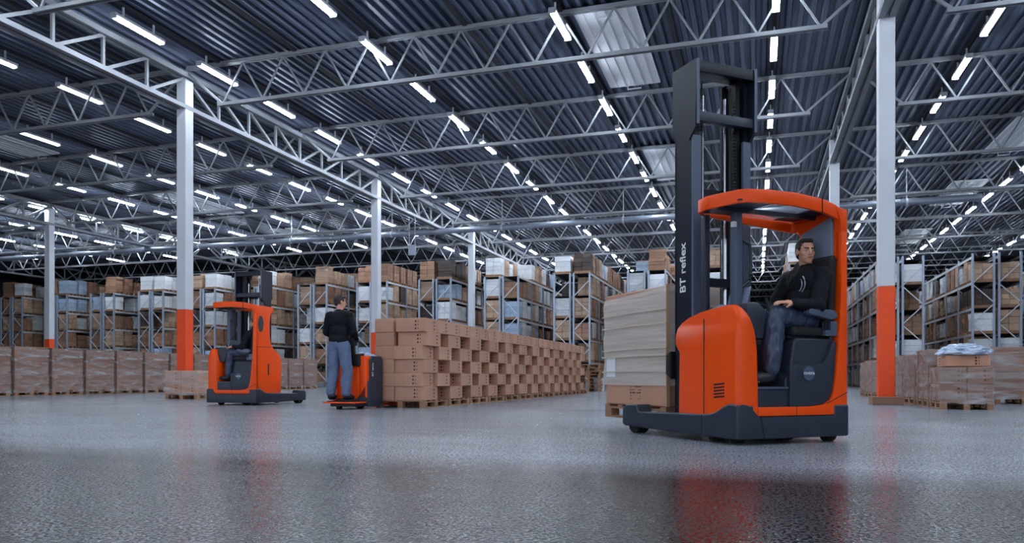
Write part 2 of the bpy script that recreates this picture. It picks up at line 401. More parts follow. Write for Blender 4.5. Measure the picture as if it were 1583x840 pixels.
# ------------------------------------------------------------------ roof hatches and duct
h_frame = MB().box(-.75, .75, -2.55, 2.55, -.06, .0).bevel(.02, 1).mesh('hatch_panel')
h_rib = MB().box(-.012, .012, -2.5, 2.5, -.085, -.06).mesh('rib'); h_hook = MB().tube(((-.2, 0, 0), (-.2, 0, -.15), (.2, 0, -.15), (.2, 0, 0)), .02, 6).mesh('hook')
for hx, hy, lb in ((-3.5, 20.6, 'white ribbed roof hatch nearest the mast top'), (-3.5, 32.1, 'small white roof hatch further back beside the mast'),
                   (9.1, 31.8, 'white roof hatch at right edge of picture'), (9.1, 41.4, 'white roof hatch above right racks, behind the duct end'), (9.1, 53.2, 'farthest white roof hatch above right racks'),
                   (-26.8, 20.8, 'long pale roof hatch at left edge of picture'), (-26.8, 32.2, 'pale roof hatch left of the tall left column'), (-26.8, 41.6, 'far pale roof hatch above left racks')):
    t = thing('roof_hatch', lb, 'roof hatch', (hx, hy, DECK - .004), 0, 'roof hatches')
    obj('hatch_panel', h_frame, 'hatch_white', t)
    for i in range(-2, 3): obj('rib', h_rib, 'hatch_white', t, (i * .26, 0, 0))
    obj('hook', h_hook, 'fixture', t, (0, -2.4, -.05)); obj('hook', h_hook, 'fixture', t, (0, 2.4, -.05))
t = thing('air_duct', 'long grey round duct running across under the trusses', 'duct', (0, 36, 8.0))
obj('pipe', MB().tube(((-46, 0, 0), (-20, 0, 0), (0, 0, 0), (8.6, 0, 0)), .15, 16).mesh('pipe', True), 'duct', t)
obj('end_cap', MB().tube(((8.6, 0, 0), (8.78, 0, 0)), .17, 16).mesh('end_cap', True), 'duct', t)
for i in range(-7, 2): obj('hanger', MB().bar((i * 6.0, 0, .15), (i * 6.0, 0, 1.35), .03).tube(((i*6-.04, 0, 0), (i*6+.04, 0, 0)), .165, 16).mesh('hanger'), 'fixture', t)

t = thing('hanging_sign', 'small grey board hung from the girder above the carton stack', 'sign', (-15.5, 33.1, 6.35))
obj('board', MB().box(-.2, .2, -.02, .02, 0, .5).bevel(.01, 1), 'duct', t)
for sx in (-.15, .15): obj('wire', MB().bar((sx, 0, .5), (sx, 0, 1.82), .015), 'fixture', t)

# ------------------------------------------------------------------ pallets and cartons (shared meshes)
def pallet_mesh(w, d, name='pallet'):
    b = MB(); n = 5
    for i in range(n):
        yy = -d/2 + (d - .11) * i / (n - 1); b.box(-w/2, w/2, yy, yy + .11, .122, .144)
    for xx in (-w/2, -.05, w/2 - .1):
        b.box(xx, xx + .1, -d/2, d/2, .1, .122); b.box(xx, xx + .1, -d/2, d/2, 0, .022)
        for yy in (-d/2, -.07, d/2 - .14): b.box(xx, xx + .1, yy, yy + .14, .022, .1)
    return b.mesh(name)
PAL = {}
def pallet(w, d, parent=None, loc=(0,0,0), rz=0):
    k = (round(w, 2), round(d, 2))
    if k not in PAL: PAL[k] = pallet_mesh(w, d)
    return obj('pallet', PAL[k], 'pallet_wood', parent, loc, rz)
CART = {}
def carton_meshes(w, d, h):
    k = (w, d, h)
    if k not in CART:
        b = MB().box(-w/2, w/2, -d/2, d/2, 0, h).bevel(.008, 1).mesh('carton')
        e = .0015
        tp = MB().box(-w/2 - e, w/2 + e, -.025, .025, h - .07, h + e).box(-w/2-e, w/2+e, -.025, .025, 0, .07).mesh('tape')
        pr = MB(); s_ = .032
        for sx in (-1, 1):
            for i in (-1, 0, 1):
                for yy in (d * .2,):
                    c = (sx * (w/2 + e/2), yy, h * .5 + i * h * .26)
                    pr.cbox(c, (e, s_, s_)); pr.cbox((c[0], c[1] + .05, c[2]), (e, .012, s_ * .9))
        for sy in (-1, 1):
            for i in (-1, 0, 1): pr.cbox((w * .18, sy * (d/2 + e/2), h * .5 + i * h * .26), (s_, e, s_)); pr.cbox((w * .18 + .05, sy * (d/2 + e/2), h * .5 + i * h * .26), (.012, e, s_ * .9))
        CART[k] = (b, tp, pr.mesh('printed_mark'))
    return CART[k]
def carton(w, d, h, loc, label, group, rz=0, m='carton', parent=None, detail=True):
    a, tp, pr = carton_meshes(w, d, h)
    o = obj('carton', a, m, parent, loc, rz)
    if not parent: tag(o, label, 'box', group)
    if detail: obj('tape', tp, 'tape', o); obj('printed_mark', pr, 'print', o)
    return o

# ------------------------------------------------------------------ racks
RY = 44.0; RD = 1.05; BAY = 2.8; BEAMS = [1.5, 2.8, 4.1, 5.4, 6.7]
p_post = MB().box(-.05, .05, -.05, .05, 0, 6.85).mesh('post')
p_postt = MB().box(-.05, .05, -.05, .05, 0, 6.72).mesh('post')
p_br = MB().bar((-.48, 0, 0), (.48, 0, .95), .045).mesh('brace'); p_br2 = MB().bar((.48, 0, 0), (-.48, 0, .95), .045).mesh('brace')
p_beam = MB().box(-.025, .025, .05, BAY - .05, -.12, 0).mesh('beam')
p_deck = MB().box(-.46, .46, .06, BAY - .06, -.03, -.01).mesh('shelf_deck')
p_foot = MB().box(-.58, .58, -.5, -.12, 0, .3).bevel(.02, 1).mesh('end_guard')
def load_variant(kind, seed):
    rnd = random.Random(seed); w, d = .72, .98; b = MB(); H = rnd.uniform(.78, 1.06)
    if kind == 0:      # even cartons in layers
        nl = rnd.choice((3, 4, 5)); nx = rnd.choice((2, 3, 3))
        for l in range(nl):
            for i in range(nx):
                for j in range(2):
                    g = .011; x0 = -d/2 + d * j / 2; y0 = -w/2 + w * i / nx
                    b.box(x0 + g, x0 + d/2 - g, y0 + g, y0 + w/nx - g, .144 + H*l/nl + g, .144 + H*(l+1)/nl - g/2)
    elif kind == 1:    # one wrapped block with a bulging outline
        for l in range(3):
            o = rnd.uniform(0, .03); b.box(-d/2 + o, d/2 - o, -w/2 + o, w/2 - o, .144 + H*l/3, .144 + H*(l+1)/3 - .01)
    else:              # stepped stack of bags or trays
        nl = 6
        for l in range(nl):
            o = rnd.uniform(.0, .05); b.box(-d/2 + o, d/2 - rnd.uniform(0, .05), -w/2 + rnd.uniform(0, .05), w/2 - o, .144 + H*l/nl + .012, .144 + H*(l+1)/nl)
    return b.mesh('pallet_load')
LV = [[load_variant(k, 10 * k + s_) for s_ in range(3)] for k in range(3)]
LOOK = [('load_brown', 'brown carton', .33), ('load_tan', 'pale brown', .28), ('load_white', 'white wrapped', .26), ('load_blue', 'bluish wrapped', .05), ('load_dark', 'dark', .08)]
rackpal = pallet_mesh(.8, 1.0); rackpal_rot = MB().box(-.5, .5, -.4, .4, .11, .144)
for yy in (-.4, -.06, .28): rackpal_rot.box(-.5, .5, yy, yy + .12, 0, .11)
rackpal_rot = rackpal_rot.mesh('pallet')
LOADS = []
def rack_row(xc, nbays, face, name, top, vis_bays):
    """one single-depth row centred on xc; face = +1 aisle to the right, -1 aisle to the left"""
    t = thing('pallet_rack', f'tall steel pallet rack with beams and braces, {name}', 'rack', (xc, RY, 0), 0, 'pallet racks')
    dx = RD / 2 - .05
    for f in range(nbays + 1):
        for sx in (-1, 1): obj('post', p_postt if top else p_post, 'rack_post', t, (sx * dx, f * BAY, 0))
        if f < 2:
            for i in range(6): obj('brace', p_br if i % 2 else p_br2, 'rack_brace', t, (0, f * BAY, .35 + i * 1.0))
    for b_ in range(nbays):
        for z in BEAMS:
            for sx in (-1, 1): obj('beam', p_beam, 'rack_beam', t, (sx * (dx + .02), b_ * BAY, z))
            obj('shelf_deck', p_deck, 'shelf_dark', t, (0, b_ * BAY, z))
    obj('end_guard', p_foot, 'steel', t)
    rnd = random.Random(name)
    cnt = {}
    for b_ in range(nbays):
        run = rnd.random()
        for li, z in enumerate([0.0] + BEAMS):
            if li == 5 and not top: continue
            if li == 5 and rnd.random() < .12: continue
            base = rnd.random()
            for i in range(3):
                if rnd.random() < .05: continue
                r_ = base if rnd.random() < .55 else rnd.random(); acc = 0
                for mname, look, pr in LOOK:
                    acc += pr
                    if r_ <= acc: break
                kind = 1 if 'wrapped' in look and rnd.random() < .6 else rnd.choice((0, 0, 2))
                y = RY + b_ * BAY + .5 + i * .9
                LOADS.append(dict(p=(xc + rnd.uniform(-.03, .03), y, z + .002), me=LV[kind][rnd.randrange(3)], m=mname, look=look, lv=li, n=b_ * 3 + i, rack=name, face=face, end=(b_ == 0 and i == 0), vb=(b_ < vis_bays)))
PITCH = 4.35
left_n = 0
pairs = [(-.55 - PITCH * k) for k in range(0, 13)]
rowlist = []
for k, xe in enumerate(pairs):          # right edge of each back-to-back pair, going left
    nb = 6 if k == 0 else (7 if k == 1 else (5 if k == 2 else (4 if k < 5 else 2)))
    rowlist.append((xe - RD/2, nb, 1, True)); rowlist.append((xe - RD*1.5 - .12, 6 if k == 0 else 2, -1, True))
for i, (xc, nb, fc, top) in enumerate(rowlist): rack_row(xc, nb, fc, f'{ORD[i]} rack left of driver', top, nb if fc == 1 or i < 2 else 1)
rr = []
for k in range(5):
    xe = 3.8 + PITCH * k
    rr.append((xe - RD*1.5 - .12, (8, 10, 6, 4, 3)[k], -1, k == 0)); rr.append((xe - RD/2, 3, 1, k == 0))
for i, (xc, nb, fc, top) in enumerate(rr): rack_row(xc, nb, fc, f'{ORD[i]} rack right of driver', top, nb if fc == -1 else 1)
for L in LOADS:
    q = project(L['p']); L['score'] = 0
    if q and -20 < q[0] < 1603: L['score'] = (1.0 if (L['end'] or L['vb']) else .3) * F_PX / q[2] * (1.15 if L['lv'] >= 2 else .55) * (1.2 if L['end'] else 1)
    # loads standing behind the long carton stack, the trucks or the left pallets show less
    L['vis'] = L['score'] > 0
vis = sorted([L for L in LOADS if L['vis']], key=lambda L: -L['score'])
chosen = vis[:298]; rest = vis[298:]
LEVEL = ['floor', 'first beam', 'second beam', 'third beam', 'fourth beam', 'top beam']
for L in chosen:
    o = obj('pallet_load', L['me'], None, None, L['p']); 
    if not L['me'].materials: L['me'].materials.append(M['load_brown'])
    o.material_slots[0].link = 'OBJECT'; o.material_slots[0].material = M[L['m']]
    fr = 'at the aisle end' if L['n'] == 0 else f"{ORD[L['n']]} from front"
    tag(o, f"{L['look']} load on {LEVEL[L['lv']]} level, {fr}, {L['rack']}", 'pallet load', 'pallet loads in the racks')
    obj('pallet', rackpal_rot, 'pallet_wood', o)
def join(items, name, m):
    V = []; Fc = []
    for me, p in items:
        o = len(V); V += [(v.co.x + p[0], v.co.y + p[1], v.co.z + p[2]) for v in me.vertices]; Fc += [[o + i for i in f.vertices] for f in me.polygons]
    me = bpy.data.meshes.new(name); me.from_pydata(V, [], Fc); return obj(name, me, m)
for mname, look, _ in LOOK:
    it = [(L['me'], L['p']) for L in rest if L['m'] == mname]
    if it:
        o = stuff(join(it, 'distant_pallet_loads', mname)); tag(o, f'{look} loads filling the remaining distant rack shelves', 'pallet loads')
o = stuff(join([(rackpal_rot, L['p']) for L in rest], 'distant_pallets', 'pallet_wood')); tag(o, 'wooden pallets under the remaining distant rack loads', 'pallets')

# ------------------------------------------------------------------ long stack of cartons
SX = -5.9; SY = 13.1; LH = .257; NPAL = 12; PZ = .144
for i in range(NPAL):
    o = pallet(1.0 if i == 0 else 1.34, 1.14, None, (SX - (.5 if i == 0 else .67), SY + .6 + i * 1.2, 0)); tag(o, f'wooden pallet under the long carton stack, {ORD[i]} from the near end', 'pallet', 'pallets under carton stack')
for l in range(6):
    top = l == 5
    lay = f'{ORD[l]} layer from floor'
    rnd = random.Random(100 + l); n = 0
    if not top:
        off = 0.0 if l % 2 == 0 else .6
        ys = []
        y = SY + .03 + off
        while y + .7 < SY + NPAL * 1.2 + .1: ys.append(y); y += 1.2
        for y in ys:
            n += 1
            carton(.6, .66, LH, (SX - .3 + rnd.uniform(-.03, .03), y + .35 + rnd.uniform(-.05, .05), PZ + l * LH), f'brown carton jutting out, {lay}, {ORD[n-1]} from near end', 'cartons in long stack', R(rnd.uniform(-1.5, 1.5)))
        if off:
            carton(.6, .5, LH, (SX - .34, SY + .28, PZ + l * LH), f'brown carton at the near corner, {lay}', 'cartons in long stack', 0)
        m_ = 0   # second rank set back behind the gaps
        for i in range(NPAL):
            m_ += 1
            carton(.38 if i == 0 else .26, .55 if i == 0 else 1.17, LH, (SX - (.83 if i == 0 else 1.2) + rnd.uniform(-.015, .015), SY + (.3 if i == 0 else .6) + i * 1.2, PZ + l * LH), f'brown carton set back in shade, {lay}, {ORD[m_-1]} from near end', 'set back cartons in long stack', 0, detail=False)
    else:
        y = SY + .02
        while y + .6 < SY + NPAL * 1.2:
            n += 1
            carton(.6, .58, LH, (SX - .3 + rnd.uniform(-.02, .02), y + .3, PZ + l * LH), f'brown carton on the top layer, {ORD[n-1]} from near end', 'top cartons in long stack', R(rnd.uniform(-1, 1)))
            y += .6
        for i in range(NPAL):
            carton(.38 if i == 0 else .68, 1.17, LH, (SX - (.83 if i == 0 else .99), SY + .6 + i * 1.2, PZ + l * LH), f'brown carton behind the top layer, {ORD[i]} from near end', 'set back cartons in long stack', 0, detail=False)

pp = c2w((913 - 791) / F_PX * 33, 33.0)
for i in range(8):
    o = pallet(1.0, 1.2, None, (pp[0] + .02 * (i % 3), pp[1], .1445 * i), R(i % 2)); tag(o, f'empty wooden pallet in pile beyond the long carton stack, {ORD[i]} from floor', 'pallet', 'empty pallet pile')
pp = c2w((926 - 791) / F_PX * 33, 33.0)
t = thing('waste_bin', 'white and blue waste bin beside the pile of empty pallets', 'bin', (pp[0], pp[1], 0))
obj('bin_body', MB().rings([[(-.18, -.18, 0), (.18, -.18, 0), (.18, .18, 0), (-.18, .18, 0)], [(-.22, -.22, .6), (.22, -.22, .6), (.22, .22, .6), (-.22, .22, .6)]]), 'load_white', t)
obj('bin_rim', MB().box(-.24, .24, -.24, -.2, .58, .64).box(-.24, .24, .2, .24, .58, .64).box(-.24, -.2, -.2, .2, .58, .64).box(.2, .24, -.2, .2, .58, .64), 'blue_sleeve', t)
obj('bin_bag', MB().ball((0, 0, .6), (.2, .2, .22), 12).mesh('bin_bag', True), 'black_plastic', t)

# ------------------------------------------------------------------ wrapped pallets, left row
def wrapped(name, label, loc, rz, w, d, h, nl, nx, ny, film='film', m='carton_dull', group=None, detail=False, cap=None):
    t = thing(name, label, 'pallet load', loc, rz, group); pallet(w, d, t)
    for l in range(nl):
        for i in range(nx):
            for j in range(ny):
                cw, cd, ch = round(w / nx - .006, 3), round(d / ny - .006, 3), round(h / nl - .004, 3)
                carton(cw, cd, ch, (-w/2 + w * (i + .5) / nx, -d/2 + d * (j + .5) / ny, .144 + l * h / nl), None, None, 0, m, t, detail)
    if film:
        b = MB(); rr_ = []
        for k in range(5):
            z = .10 + (h + .03) * k / 4; e = .014 + .008 * math.sin(k * 2.3)
            rr_.append([(-w/2-e, -d/2-e, z), (w/2+e, -d/2-e, z), (w/2+e, d/2+e, z), (-w/2-e, d/2+e, z)])
        obj('stretch_wrap', b.rings(rr_, False), film, t)
    return t
for i in range(16):
    y = 14.7 + i * 1.34
    h = 1.42 - .01 * (i % 3)
    wrapped('wrapped_pallet', f'brown cartons in clear film, {ORD[i]} from front in row before left racks', (-22.6, y, 0), 0, 1.1, 1.2, h, 3, 1, 1, 'film', 'carton_dull', 'wrapped pallets in left row')
cx, cz = (293 - 791) / F_PX * 20.9, 20.9
X_, Y_ = c2w(cx, cz)
wrapped('wrapped_pallet', 'low wrapped carton pallet in front of the left column foot', (X_, Y_, 0), R(8), .95, .8, .62, 2, 2, 1, 'film', 'carton', 'pallets at left column', True)
X_, Y_ = c2w((325 - 791) / F_PX * 21.9, 21.9)
wrapped('wrapped_pallet', 'low wrapped carton pallet beside left column, half behind far reach truck', (X_, Y_, 0), R(5), .8, .8, .62, 2, 1, 1, 'film', 'carton', 'pallets at left column', True)
# ------------------------------------------------------------------ right row of pallets
ry = [(15.95, .62, 'front one, topped by a flat carton'), (17.15, .98, 'second from front, right of orange column foot'), (18.6, .92, 'third from front, behind the orange column foot'), (19.9, .95, 'fourth from front'), (21.2, .9, 'fifth from front'), (22.5, .98, 'sixth from front'), (23.8, .9, 'seventh from front'), (25.1, .95, 'eighth from front'), (26.4, .9, 'ninth from front')]
for i, (y, h, lb) in enumerate(ry):
    wrapped('wrapped_pallet', f'wrapped brown carton pallet in right row, {lb}', (3.55, y, 0), R((i * 37 % 5) - 2), .82, 1.1, h, 2, 2, 2, 'film', 'carton_dull', 'pallets in right row', i < 3)
carton(.7, .75, .2, (3.62, 16.1, .144 + .63), 'flat brown carton lying on the front right pallet', None, 0, 'carton')
wrapped('wrapped_pallet', 'tall wrapped carton pallet standing behind the right row', (4.95, 19.6, 0), R(3), 1.1, 1.0, 1.1, 2, 1, 2, 'film', 'carton_dull', 'pallets in right row')

def crumple(name, label, loc, sx, sy, sz, m, rz=0, seed=0):
    b = MB(); bmesh.ops.create_icosphere(b.bm, subdivisions=4, radius=1)
    for v in b.bm.verts:
        n_ = noise.noise(v.co * 2.2 + Vector((seed, 0, 0))) * .35 + noise.noise(v.co * 6 + Vector((0, seed, 0))) * .16
        v.co = Vector((v.co.x * sx, v.co.y * sy, max(v.co.z, -.35) * sz)) * (1 + n_)
        v.co.z = max(v.co.z, -.3 * sz)
        v.co.z += .3 * sz
    return tag(obj(name, b, m, None, loc, rz), label, 'plastic film')
mat('film_fold', (212, 202, 186), 0.35)
mat('plastic_sheet', (190, 206, 230), 0.16, 0, 0.3, 7)
crumple('plastic_sheet', 'crumpled white and blue plastic film on the right carton pallet', (3.6, 15.95, .144 + .835), .42, .36, .16, 'plastic_sheet', 0, 3)

# ------------------------------------------------------------------ reach truck
def arc(cx, cy, r, a0, a1, n):
    return [(cx + r * math.cos(R(a0 + (a1 - a0) * i / n)), cy + r * math.sin(R(a0 + (a1 - a0) * i / n))) for i in range(n + 1)]
def sm(me): 
    me.polygons.foreach_set('use_smooth', [True] * len(me.polygons))
    try: me.set_sharp_from_angle(angle=R(35))
    except Exception: pass
    return me
def reach_truck(label, loc, rz, mast_z=3.5, fork_z=.15):
    T = thing('reach_truck', label, 'forklift', loc, rz)
    def part(name, mb, m, parent=T, smooth=False, bev=0.0, seg=2):
        if bev: mb.bevel(bev, seg)
        me = mb.mesh(name, smooth or bool(bev)); return obj(name, me, m, parent)
    # chassis sides with wheel arch and support legs
    for s in (-1, 1):
        prof = [(-.012, .05), (-.012, .22)] + [(-.012, .325), (.04, .345), (.10, .345), (.17, .325), (.26, .28), (.34, .255), (.46, .245), (.85, .24), (1.45, .225), (1.50, .225), (1.53, .295), (1.74, .29), (1.80, .25), (1.80, .09), (1.76, .07), (1.5, .07), (.9, .055)]
        b = MB().prism(prof, min(s * .614, s * .44), max(s * .614, s * .44), 'x')
        part('support_leg', b, 'slate', bev=.02, seg=3)
        # load wheel at the leg tip
        w = part('load_wheel', MB().tube(((s * .57, 1.64, .105), (s * .45, 1.64, .105)), .105, 24), 'rubber', smooth=True)
        obj('hub', MB().tube(((s * .575, 1.64, .105), (s * .445, 1.64, .105)), .04, 12).mesh('hub'), 'chain', w)
        part('joint_seam', MB().box(min(s * .616, s * .610), max(s * .616, s * .610), .46, .468, .06, .245), 'black_plastic')
    part('rear_skirt', MB().prism([(-.60, .05), (-.60, .325), (-.56, .345), (-.50, .335), (-.44, .29), (-.40, .25), (-.375, .235), (.50, .235), (.56, .30), (.60, .31), (.60, .05)], -.014, .14, 'y'), 'slate', bev=.015)
    part('skirt_seam', MB().prism([(-.375, .235), (-.365, .235), (-.325, .05), (-.335, .05)], -.016, .0, 'y'), 'black_plastic')
    part('underbody', MB().box(-.44, .44, .1, 1.0, .07, .24), 'black_plastic')
    for (wx, wy) in ((-.42, .22), (.5, .12)):
        part('caster_wheel', MB().tube(((wx - .045, wy, .06), (wx + .045, wy, .06)), .06, 18), 'rubber', smooth=True)
    part('drive_wheel', MB().tube(((.1, .3, .12), (.2, .3, .12)), .12, 22), 'rubber', smooth=True)
    # left hood, rounded rear corner
    lev = [(.235, .86, 0, -.385), (.5, .855, 0, -.388), (.80, .85, 0, -.40), (.84, .885, 0, -.405), (.88, .915, 0, -.41), (.96, .92, .0, -.425), (1.02, .90, .004, -.445), (1.07, .84, .012, -.465), (1.11, .74, .025, -.49), (1.145, .58, .045, -.515), (1.165, .4, .065, -.53), (1.178, .25, .09, -.545)]
    rr_ = []
    for z, yf, yr, xr in lev:
        xo = -.60 + max(0, z - .9) * .12; r = .045
        pts = [(xo, yf - .05), (xo + .03, yf), (xr + .02, yf), (xr + .06, yf - .05), (xr + .06, yr + .15), (xr + .015, yr + .02), (xr - .01, yr)]
        pts += [(xo + r * (1 - math.sin(R(a))), yr + r * (1 - math.cos(R(a)))) for a in (15, 35, 55, 75, 90)]
        rr_.append([(p[0], p[1], z) for p in pts])
    hood = MB().rings(rr_).mesh('hood'); h_ = obj('hood', sm(hood), 'orange', T)
    obj('seam', MB().box(-.604, -.598, .443, .451, .25, 1.08).mesh('seam'), 'black_plastic', h_)
    for i in range(5): obj('vent_slot', MB().prism([(.17, .40 + i * .027), (.31, .388 + i * .027), (.31, .402 + i * .027), (.17, .414 + i * .027)], -.603, -.597, 'x').mesh('vent_slot'), 'black_plastic', h_)
    part('hood_cover', MB().rings([[(-.54, .3, 1.16), (-.36, .3, 1.16), (-.36, .88, 1.0), (-.54, .88, 1.0)], [(-.53, .32, 1.2), (-.37, .32, 1.2), (-.37, .84, 1.08), (-.53, .84, 1.08)]]), 'grey_panel', bev=.01)
    # right back panel (side of the truck) with flared guard foot
    sp = [(.02, .24), (.86, .24), (.88, .6), (.885, .92), (.85, 1.03), (.76, 1.1), (.62, 1.17), (.52, 1.26), (.475, 1.45), (.47, 1.7), (.5, 1.88), (.58, 2.0), (.6, 2.04), (.02, 2.04), (.0, 1.2), (.0, .3)]
    bp_ = part('back_panel', MB().prism(sp, .535, .60, 'x'), 'orange', bev=.02, seg=3)
    obj('vent_slot', MB().prism([(.40, .62), (.44, .62), (.44, .86), (.40, .86)], .597, .604, 'x').mesh('vent_slot'), 'black_plastic', bp_)
    ov = [(.16 + .09 * math.cos(R(a)), 1.68 + .17 * math.sin(R(a))) for a in range(0, 360, 24)]
    obj('window', MB().prism(ov, .597, .604, 'x').mesh('window'), 'slate', bp_)
    obj('seam', MB().box(.597, .603, .02, .5, 1.2, 1.208).mesh('seam'), 'black_plastic', bp_)
    part('inner_panel', MB().prism([(.08, .9), (.7, .9), (.6, 1.1), (.48, 1.3), (.45, 1.9), (.08, 2.0)], .50, .535, 'x'), 'grey_panel', bev=.012)
    # rear orange frame: sill and pillar with a sweeping corner
    inner = [(-.39, .315), (.20, .315), (.34, .33), (.41, .365), (.445, .43), (.475, .6), (.50, .85), (.525, 1.2), (.535, 1.6), (.535, 1.9)]
    outer = [(.60, 1.9), (.60, .24), (-.39, .24)]
    part('rear_frame', MB().prism(inner + outer, -.005, .07, 'y'), 'orange', bev=.008)
    part('frame_seam', MB().box(.02, .026, -.0065, -.003, .24, .315), 'black_plastic')
    part('frame_seam', MB().prism([(.36, .335), (.362, .342), (.6, .44), (.6, .433)], -.0065, -.003, 'y'), 'black_plastic')
    # floor step, pedestal and stowage panel
    part('step', MB().box(-.40, -.03, .03, .75, .30, .485), 'slate', bev=.012)
    part('step_edge', MB().box(-.39, -.05, .015, .03, .47, .486), 'slate_light')
    part('seat_pedestal', MB().prism([(-.05, .3), (-.05, .56), (.0, .62), (.04, .88), (.07, .91), (.53, .91), (.53, .3)], .05, .7, 'y'), 'slate', bev=.02, seg=3)
    dp = part('stowage_panel', MB().prism([(-.035, .31), (-.035, .66), (.0, .672), (.24, .672), (.33, .69), (.395, .75), (.43, .85), (.45, .88), (.49, .88), (.47, .6), (.44, .43), (.405, .37), (.34, .335), (.2, .318)], .012, .06, 'y'), 'slate', bev=.008)
    lg = obj('badge', MB().tube(((.17, .012, .60), (.17, .004, .60)), .062, 28).mesh('badge', True), 'slate_light', dp)
    obj('lettering', text_mesh('TOYOTA', .03, .001, bold=.0008), 'white_print', lg, (.17, .003, .60), rot=(R(90), 0, 0))
    part('seat_rail', MB().box(.02, .5, .1, .46, .905, .93), 'black_plastic', bev=.006)
    # seat
    part('seat_cushion', MB().box(.02, .50, .04, .50, .93, 1.01), 'seat_fabric', bev=.035, seg=3)
    part('seat_back', MB().prism([(.43, .96), (.50, .98), (.535, 1.62), (.50, 1.66), (.455, 1.62)], .04, .50, 'y'), 'seat_fabric', bev=.03, seg=3)
    part('seat_bracket', MB().box(.36, .5, .01, .05, .93, 1.06), 'slate_light', bev=.01)
    ar = part('armrest', MB().prism([(.14, 1.115), (.40, 1.07), (.46, 1.09), (.46, 1.13), (.42, 1.155), (.18, 1.165), (.14, 1.15)], -.03, .05, 'y'), 'slate_light', bev=.012)
    obj('arm_bracket', MB().box(.36, .42, .01, .04, .98, 1.09).mesh('arm_bracket'), 'black_plastic', ar)
    # dash, console, display, hand control
    part('dashboard', MB().prism([(-.42, .9), (-.42, 1.2), (-.30, 1.21), (-.20, 1.13), (-.24, .9)], .1, .72, 'y'), 'slate', bev=.02)
    part('display', MB().prism([(-.30, 1.2), (-.25, 1.36), (-.235, 1.36), (-.28, 1.19)], .26, .52, 'y'), 'grey_panel', bev=.006)
    part('console_pad', MB().box(-.26, -.03, .18, .42, 1.1, 1.15), 'black_plastic', bev=.02)
    part('control_lever', MB().tube(((-.17, .12, 1.15), (-.2, .12, 1.25)), .014, 10), 'black_plastic')
    part('steering_knob', MB().tube(((-.2, .47, 1.15), (-.2, .47, 1.21)), .05, 16), 'black_plastic')
    # front pillar with grab rail
    part('front_pillar', MB().box(-.36, -.28, .32, .40, 1.05, 2.05), 'slate_light', bev=.015)
    part('front_pillar', MB().box(-.46, -.40, .62, .68, 1.05, 2.05), 'slate', bev=.012)
    part('grab_rail', MB().tube(((-.28, .34, 1.78), (-.20, .33, 1.74), (-.19, .33, 1.66), (-.19, .33, 1.48), (-.20, .33, 1.42), (-.28, .34, 1.36)), .016, 8), 'slate', smooth=True)
    # overhead guard ring
    def guard(outl, zt, zb, m, name, inset):
        cxg = sum(p[0] for p in outl) / len(outl); cyg = sum(p[1] for p in outl) / len(outl)
        rr2 = []
        n_ = len(outl)
        inn = []
        for i, p in enumerate(outl):
            a = Vector(outl[i-1]); b = Vector(outl[(i+1) % n_]); d = (b - a).normalized(); nn = Vector((-d.y, d.x))
            if nn.dot(Vector((cxg, cyg)) - Vector(p)) < 0: nn = -nn
            inn.append((p[0] + nn.x * inset, p[1] + nn.y * inset))
        b = MB()
        O1 = [b.bm.verts.new((p[0], p[1], zt(p))) for p in outl]; O0 = [b.bm.verts.new((p[0], p[1], zb(p))) for p in outl]
        I1 = [b.bm.verts.new((p[0], p[1], zt(p))) for p in inn]; I0 = [b.bm.verts.new((p[0], p[1], zb(p))) for p in inn]
        for i in range(n_):
            j = (i + 1) % n_
            for q in ((O1[i], O1[j], O0[j], O0[i]), (I1[i], I1[j], I0[j], I0[i]), (O1[i], O1[j], I1[j], I1[i]), (O0[i], O0[j], I0[j], I0[i])): b.bm.faces.new(q)
        return part(name, b, m, bev=.008)
    outl = [(-.62, .40), (-.60, .33), (-.53, .09), (-.47, .03), (-.3, -.01), (0, -.02), (.3, -.015), (.47, 0.0), (.565, .03), (.60, .10), (.60, .6), (.55, .66), (-.45, .66), (-.58, .56)]
    zt = lambda p: 2.145 - max(0, p[0]) ** 2 * .26; zb = lambda p: zt(p) - .115
    G = guard(outl, zt, zb, 'orange', 'overhead_guard', .035)
    obj('seam', MB().box(.296, .302, -.022, -.012, 2.0, 2.13).mesh('seam'), 'black_plastic', G)
    for (xa, xb, m_) in ((-.53, -.18, 'slate'), (-.14, .3, 'pane'), (.32, .56, 'slate')):
        obj('roof_panel', MB().box(xa, xb, .06, .6, 2.05, 2.062).mesh('roof_panel'), m_, G)
    obj('roof_bar', MB().box(-.56, .54, .3, .32, 2.01, 2.05).mesh('roof_bar'), 'slate', G)
    part('pillar_top', MB().prism([(.535, 1.85), (.60, 1.85), (.60, 2.05), (.54, 2.06), (.44, 2.08), (.47, 2.05), (.515, 1.98)], -.005, .07, 'y'), 'orange', bev=.006)
    # mast
    mx0, mx1 = -.46, .20; my0, my1 = .76, 1.08
    for s, xa in ((1, mx0), (-1, mx1)):
        xin = xa + s * .05
        ch = part('mast_channel', MB().box(min(xa, xin), max(xa, xin), my0 + .06, my1, .12, mast_z - .06).box(min(xa, xa + s*.10), max(xa, xa + s*.10), my1 - .03, my1, .12, mast_z - .06), 'mast_paint')
        obj('light_edge', MB().box(min(xa, xa + s*.085), max(xa, xa + s*.085), my0 + .03, my0 + .06, .3, mast_z - .68).mesh('light_edge'), 'slate_light', ch)
        br = part('top_bracket', MB().prism([(my0 - .04, mast_z), (my1 + .02, mast_z), (my1 + .02, mast_z - .6), (my0 + .08, mast_z - .72), (my0 - .02, mast_z - .62)], min(xa - s*.015, xa + s*.012), max(xa - s*.015, xa + s*.012), 'x'), 'mast_paint')
